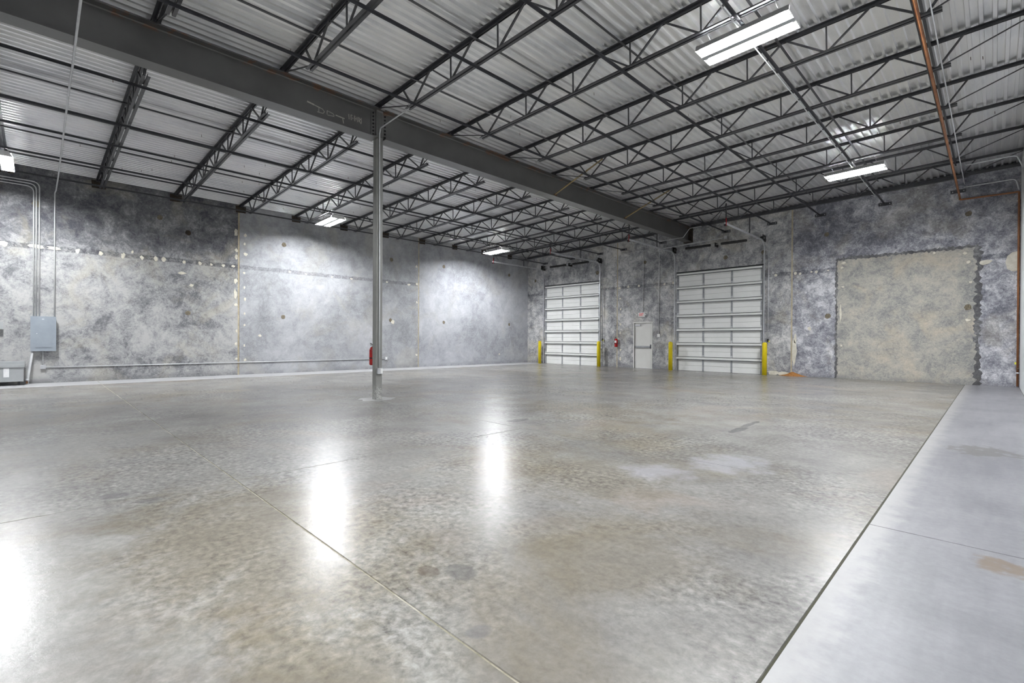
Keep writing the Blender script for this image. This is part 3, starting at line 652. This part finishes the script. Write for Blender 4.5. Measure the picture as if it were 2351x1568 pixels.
# ---- man door
d3 = struct('door_3', 'off-white steel exit door between the two overhead doors', ((MD[0]+MD[1])/2, YB, 0))
hw = (MD[1]-MD[0])/2
for s in (-1, 1): MB().box(s*hw-(.045 if s < 0 else .0), s*hw+(.045 if s > 0 else 0), -.02, .16, 0, 2.09).build('frame_jamb', 'doorgrey', d3)
MB().box(-hw, hw, -.02, .16, 2.035, 2.09).build('frame_head', 'doorgrey', d3)
MB().box(-hw, hw, .02, .16, -.001, .012).build('threshold', 'galv', d3)
lf = MB().box(-hw+.004, hw-.004, .03, .075, .014, 2.03).build('door_leaf', 'doorgrey', d3)
MB().box(-hw+.02, hw-.03, -.035, .0, .925, 1.0).box(hw-.07, hw-.025, -.035, .03, .89, 1.07).box(-hw+.02, -hw+.06, -.035, .03, .925, 1.0).build('panic_bar', 'stile', lf, 'grey push bar')
MB().box(-hw+.03, -hw+.31, -.025, .03, 1.90, 1.965).build('door_closer', 'galv', lf)
MB().bar((-hw+.28, -.02, 1.975), (-hw+.58, .01, 2.0), .018, .01).build('closer_arm', 'stile', lf)
MB().box(-hw+.25, hw-.2, .025, .03, .015, .04).build('door_sweep', 'white', lf)
for z in (.25, 1.0, 1.8): MB().box(-hw+.0, -hw+.012, .02, .031, z-.05, z+.05).build('hinge', 'stile', lf)

# ---- exit sign with EXIT lettering
es = thing('exit_sign', 'small white exit sign with red letters above the man door', 'exit sign', (-11.185, YB, 2.405))
MB().box(-.155, .155, -.055, -.002, -.095, .095).build('housing', 'white', es)
tc = bpy.data.curves.new('exit_lettering', 'FONT'); tc.body = 'EXIT'; tc.size = 0.19; tc.align_x = 'CENTER'; tc.align_y = 'CENTER'; tc.extrude = 0.002; tc.offset = 0.004
to = bpy.data.objects.new('exit_text_source', tc); C.objects.link(to)
bpy.context.view_layer.update()
tm = bpy.data.meshes.new_from_object(to.evaluated_get(bpy.context.evaluated_depsgraph_get()))
bpy.data.objects.remove(to, do_unlink=True); tm.materials.clear(); tm.materials.append(mat['redtxt'])
lo = ob('lettering', tm, es, (0, -.0575, 0)); lo.rotation_euler = (math.radians(90), 0, 0); lo.scale = (0.56, .9, 1)
for s in (-1, 1):
    MB().tube([(s*.155, -.03, .0), (s*.185, -.03, .0)], .012, 8).build('lamp_arm', 'white', es)
    MB().lathe([(.018, 0), (.034, -.03), (.034, -.05), (0, -.05)], (s*.205, -.03, .0), 'Y', 12).build('lamp_head', 'white', es)

# ================================================================== CONDUITS, PIPES, BOXES
def pipe(name, label, cat, pts, r, m, fil=.0, group=None, n=8):
    p = fillet(pts, fil) if fil else pts
    o = MB().tube(p, r, n).build(name, m); return tag(o, label, cat, group)
yw = YB-.022
pipe('conduit', 'thin conduit dropping down the wall to the exit sign', 'conduit', [(-12.0, yw, 5.27), (-11.12, yw, 5.29), (-11.12, yw, 2.5)], .013, 'conduit', .06)
pipe('conduit', 'thin conduit dropping to the switch box right of the man door', 'conduit', [(-7.6, yw, 5.33), (-10.35, yw, 5.24), (-10.35, yw, 1.53)], .015, 'conduit', .06)
sw = thing('switch_box', 'small white switch box right of the man door', 'switch', (-10.35, YB, 1.47))
MB().box(-.055, .055, -.05, -.002, -.07, .07).build('box_body', 'white', sw); MB().box(-.012, .012, -.062, -.05, -.025, .025).build('toggle', 'white', sw)
jb = thing('junction_box', 'small junction box on the wall above the right overhead door', 'junction box', (-7.5, YB, 5.34))
MB().box(-.06, .06, -.05, -.002, -.06, .06).build('box_body', 'galv', jb); MB().box(-.05, .05, -.054, -.05, -.05, .05).build('cover', 'galv', jb)
# feeder conduit along the door wall, dipping under the girder
pipe('conduit', 'long white conduit below the deck near the door wall, dipping under the girder', 'conduit',
     [(-2.56, 5.0, deck(-2.56)-.52), (-2.56, 18.1, deck(-2.56)-.52), (-2.75, 18.2, 5.78), (-8.45, 18.2, 5.66), (-8.72, 18.2, 5.34), (-9.75, 18.2, 5.33), (-10.1, 18.2, 5.60), (-13.0, 18.2, deck(-13)-.42), (-17.6, 18.2, deck(-17.6)-.42)], .010, 'conduit', .08)
pipe('conduit', 'white conduit running beside the red pipe along the ceiling', 'conduit', [(-.62, 4.0, deck(-.62)-.52), (-.62, 16.2, deck(-.62)-.52), (-.62, 17.6, deck(-.62)-.50), (-.62, 18.6, deck(-.62)-.50)], .010, 'conduit')
pipe('conduit', 'white conduit bent at the top right corner of the door wall', 'conduit', [(-.66, yw, 5.80), (.40, yw-.01, 5.80), (.46, yw-.01, 5.48)], .017, 'conduit', .12)
pipe('conduit', 'white conduit crossing under the deck to the right wall', 'conduit', [(-.55, 16.9, 5.78), (.36, 16.9, 5.80), (.46, 16.9, 5.5)], .016, 'conduit', .10)
gp = thing('gas_pipe', 'rusty red-brown pipe along the ceiling and down the right corner', 'pipe', (XR-.04, YB-.05, 0))
gx, gy = XR-.04, YB-.05
MB().tube([Vector(p)-Vector((gx, gy, 0)) for p in fillet([(-.74, -2.5, 5.62), (-.74, YB-.06, 5.50), (-.74, YB-.06, 5.44), (gx, YB-.06, 5.42), (gx, gy, 5.36), (gx, gy, .03)], .04, 4)], .024, 10).build('pipe', 'gas', gp)
for z in (.40, .52): MB().lathe([(.035, -.02), (.035, .02)], (0, 0, z), 'Z', 8).build('union_fitting', 'galv' if z < .5 else 'rust', gp)
MB().box(-.06, -.025, -.03, -.0, .64, .70).build('valve_handle', 'yellowtag', gp)
MB().box(-.05, .03, .0, .045, 2.92, 2.95).build('strap', 'galv', gp)
# three conduits + one from the panel
xw_ = XL+.02
for i, (y, z, tx) in enumerate(((-.05, 5.30, 'nearest the left edge'), (0.0, 5.37, 'middle of the three'), (0.06, 5.44, 'rightmost of the three'))):
    pipe('conduit', f'bent conduit rising from the electrical panel, {tx}', 'conduit', [(xw_, y, 1.803), (xw_, y, z), (xw_, -2.2, z)], .015, 'conduit', .16, 'panel conduits')
pipe('conduit', 'single straight conduit rising from the electrical panel into the joists', 'conduit',
     [(xw_, .36, 1.803), (xw_, .36, 5.22), (XL+.25, .38, 5.24), (-16.5, .39, deck(-16.5)-.56), (-10.3, .39, deck(-10.3)-.56), (-10.1, .385, 5.34), (-4.5, .37, 5.34)], .015, 'conduit', .08)
ep = thing('electrical_panel', 'grey electrical breaker panel on the concrete wall', 'electrical panel', (XL, .14, 1.345))
MB().box(0, .13, -.235, .235, -.455, .455).build('cabinet', 'panelgrey', ep)
MB().box(.13, .138, -.25, .25, -.47, .47).build('trim_cover', 'panelgrey', ep)
dr = MB().box(.138, .146, -.16, .16, -.38, .38).build('panel_door', 'panelgrey', ep)
MB().box(.146, .149, -.145, .145, -.365, .365).build('raised_face', 'panelgrey', dr)
MB().lathe([(.012, 0), (.012, .012), (0, .012)], (.149, -.125, .0), 'X', 10).build('latch', 'galv', dr)
MB().box(.138, .141, -.03, .015, .385, .40).build('name_plate', 'label', ep)
tr = thing('wireway_box', 'long low grey wireway box on the floor below the panel', 'box', (XL, -1.2, 0))
MB().box(.12, .48, -.9, .97, .10, .47).build('body', 'boxgrey', tr)
MB().box(.10, .50, -.92, .99, .47, .54).build('lid', 'boxgrey', tr); MB().box(.05, .40, -.92, .99, .54, .62).build('lid_back', 'boxgrey', tr)
MB().box(.48, .483, .61, .71, .22, .45).build('tag', 'label', tr, 'white paper tag')
for y in (-.8, .0, .86): MB().box(.16, .44, y, y+.05, 0, .10).build('foot', 'black', tr)
sb = thing('meter_box', 'small grey box on the wall at the left edge', 'box', (XL, -.80, 1.55))
MB().box(0, .12, -.19, .19, -.09, .09).build('body', 'boxgrey', sb); MB().box(.12, .126, -.195, .195, -.095, .095).build('cover', 'boxgrey', sb)
pipe('flex_conduit', 'grey flexible conduit sloping from the panel to the floor', 'conduit', [(XL+.07, -.07, .88), (XL+.09, -.08, .78), (XL+.14, -.14, .30), (XL+.16, -.16, .10), (XL+.16, -.17, .005)], .03, 'conduit')
nb = thing('pipe_stub', 'small valve stub on the floor beside the wireway box', 'valve', (XL+.25, -.17, 0))
MB().lathe([(.06, 0), (.06, .015), (.03, .02), (.03, .09), (.045, .10), (.045, .14), (0, .15)], (0, 0, 0), 'Z', 12).build('stub', 'galv', nb); MB().box(.03, .07, -.02, .02, .03, .09).build('cap', 'rust', nb)
pipe('conduit', 'short vertical conduit from the panel down to the junction box', 'conduit', [(xw_, .13, .89), (xw_, .13, .48)], .012, 'conduit')
jb2 = thing('junction_box', 'small junction box low on the wall under the electrical panel', 'junction box', (XL, .135, .44))
MB().box(0, .05, -.055, .055, -.055, .055).build('box_body', 'galv', jb2); MB().box(.05, .054, -.045, .045, -.045, .045).build('cover', 'galv', jb2)
pipe('conduit', 'long horizontal conduit low along the concrete wall to an outlet', 'conduit', [(xw_, .19, .43), (xw_, 10.5, .42)], .013, 'conduit')
oo = thing('outlet_box', 'small outlet box at the end of the low conduit, right of the column', 'outlet', (XL, 10.56, .43))
MB().box(0, .05, -.055, .055, -.06, .06).build('box_body', 'galv', oo); MB().box(.05, .055, -.03, .03, -.045, .045).build('receptacle', 'white', oo)
# column outlet and conduit
cf = CX+CS
pipe('conduit', 'bright conduit running down the column and along a joist', 'conduit', [(-7.75, 4.95, 5.66), (-7.8, 4.98, 5.60), (cf+.10, 5.0, 5.57), (cf+.022, 5.02, 5.48), (cf+.022, 5.035, 2.0), (cf+.022, 5.035, .66)], .014, 'conduit', .05)
co = thing('outlet_box', 'small outlet box low on the steel column', 'outlet', (cf, CY, .59))
MB().box(.001, .06, -.055, .055, -.06, .06).build('box_body', 'galv', co); MB().box(.06, .066, -.005, .05, -.045, .045).build('cover', 'white', co)

# ---- fire extinguishers
def extinguisher(loc, h, r, lab, nx, ny):
    t = thing('fire_extinguisher', lab, 'extinguisher', loc, 'fire extinguishers')
    MB().lathe([(r*.6, 0), (r*.95, .012), (r, .03), (r, h*.70), (r*.85, h*.77), (r*.45, h*.82), (r*.3, h*.84)], (0, 0, 0), 'Z', 18).build('cylinder', 'red', t)
    MB().lathe([(r*.3, h*.83), (r*.3, h*.92), (r*.22, h*.93), (0, h*.93)], (0, 0, 0), 'Z', 10).build('valve', 'galv', t)
    MB().bar((-nx*.02, -ny*.02, h*.93), (nx*r*1.3, ny*r*1.3, h*1.0), .022, .008).build('lever', 'black', t)
    MB().bar((-nx*.02, -ny*.02, h*.885), (nx*r*1.3, ny*r*1.3, h*.93), .022, .008).build('carry_handle', 'black', t)
    MB().tube(fillet([(nx*.02, ny*.02, h*.90), (ny*r*1.15+nx*.02, -nx*r*1.15+ny*.02, h*.82), (ny*r*1.2, -nx*r*1.2, h*.25)], .05), .009, 6).build('hose', 'black', t)
    L = MB(); v = []; n = 7
    a0 = math.atan2(ny, nx)
    for k in range(n):
        a = a0-.75+1.5*k/(n-1); v += [(math.cos(a)*(r+.001), math.sin(a)*(r+.001), h*.42), (math.cos(a)*(r+.001), math.sin(a)*(r+.001), h*.64)]
    L.add(v, [(2*k, 2*k+2, 2*k+3, 2*k+1) for k in range(n-1)]); L.build('label_sticker', 'label', t)
    MB().lathe([(r+.003, h*.30), (r+.003, h*.345)], (0, 0, 0), 'Z', 18).build('strap', 'black', t)
    MB().box(*sorted((-nx*(r+.02)-ny*.02-.0, -nx*r*.5+ny*.02+.001)), *sorted((-ny*(r+.02)-nx*.02, -ny*r*.5+nx*.02+.001)), h*.5, h*.75).build('wall_bracket', 'black', t)
extinguisher((-12.47, YB-.095, .94), .46, .075, 'red fire extinguisher on the door wall left of the man door', 0, -1)
extinguisher((CX-CS-.078, CY-.03, .70), .46, .062, 'red fire extinguisher hung behind the steel column', -1, 0)

# ---- bollards
for x, lab in ((-17.03, 'yellow bollard left of the far overhead door'), (-13.27, 'yellow bollard right of the far overhead door'), (-9.63, 'yellow bollard left of the near overhead door'), (-5.95, 'yellow bollard right of the near overhead door')):
    r = .083
    t = thing('bollard', lab, 'bollard', (x, 19.0, 0), 'yellow door bollards')
    MB().lathe([(r, 0), (r, 1.13), (r*.97, 1.155), (r*.85, 1.178), (r*.6, 1.195), (r*.3, 1.203), (0.001, 1.206)], (0, 0, 0), 'Z', 20).build('sleeve', 'yellow', t)

# ---- sand pile
mb = MB(); n = 16; rg = 5; v = [(0, 0, .15)]; f = []
rq = random.Random(5)
for j in range(1, rg+1):
    for k in range(n):
        a = math.pi+math.pi*k/(n-1); q = j/rg
        v.append((math.cos(a)*q*.46*(1+rq.uniform(-.12, .12)), math.sin(a)*q*.24*(1+rq.uniform(-.1, .1)), max(.001, .15*(1-q)**1.5+rq.uniform(-.015, .02)*(1-q))))
for k in range(n-1): f.append((0, 1+k, 2+k))
for j in range(rg-1):
    for k in range(n-1): a = 1+j*n+k; f.append((a, a+n, a+n+1, a+1))
mb.add(v, f, False)
o = mb.build('sand_pile', 'dirt'); o.location = (-5.1, YB-.012, 0)
tag(o, 'small heap of orange sand against the door wall', 'sand pile')
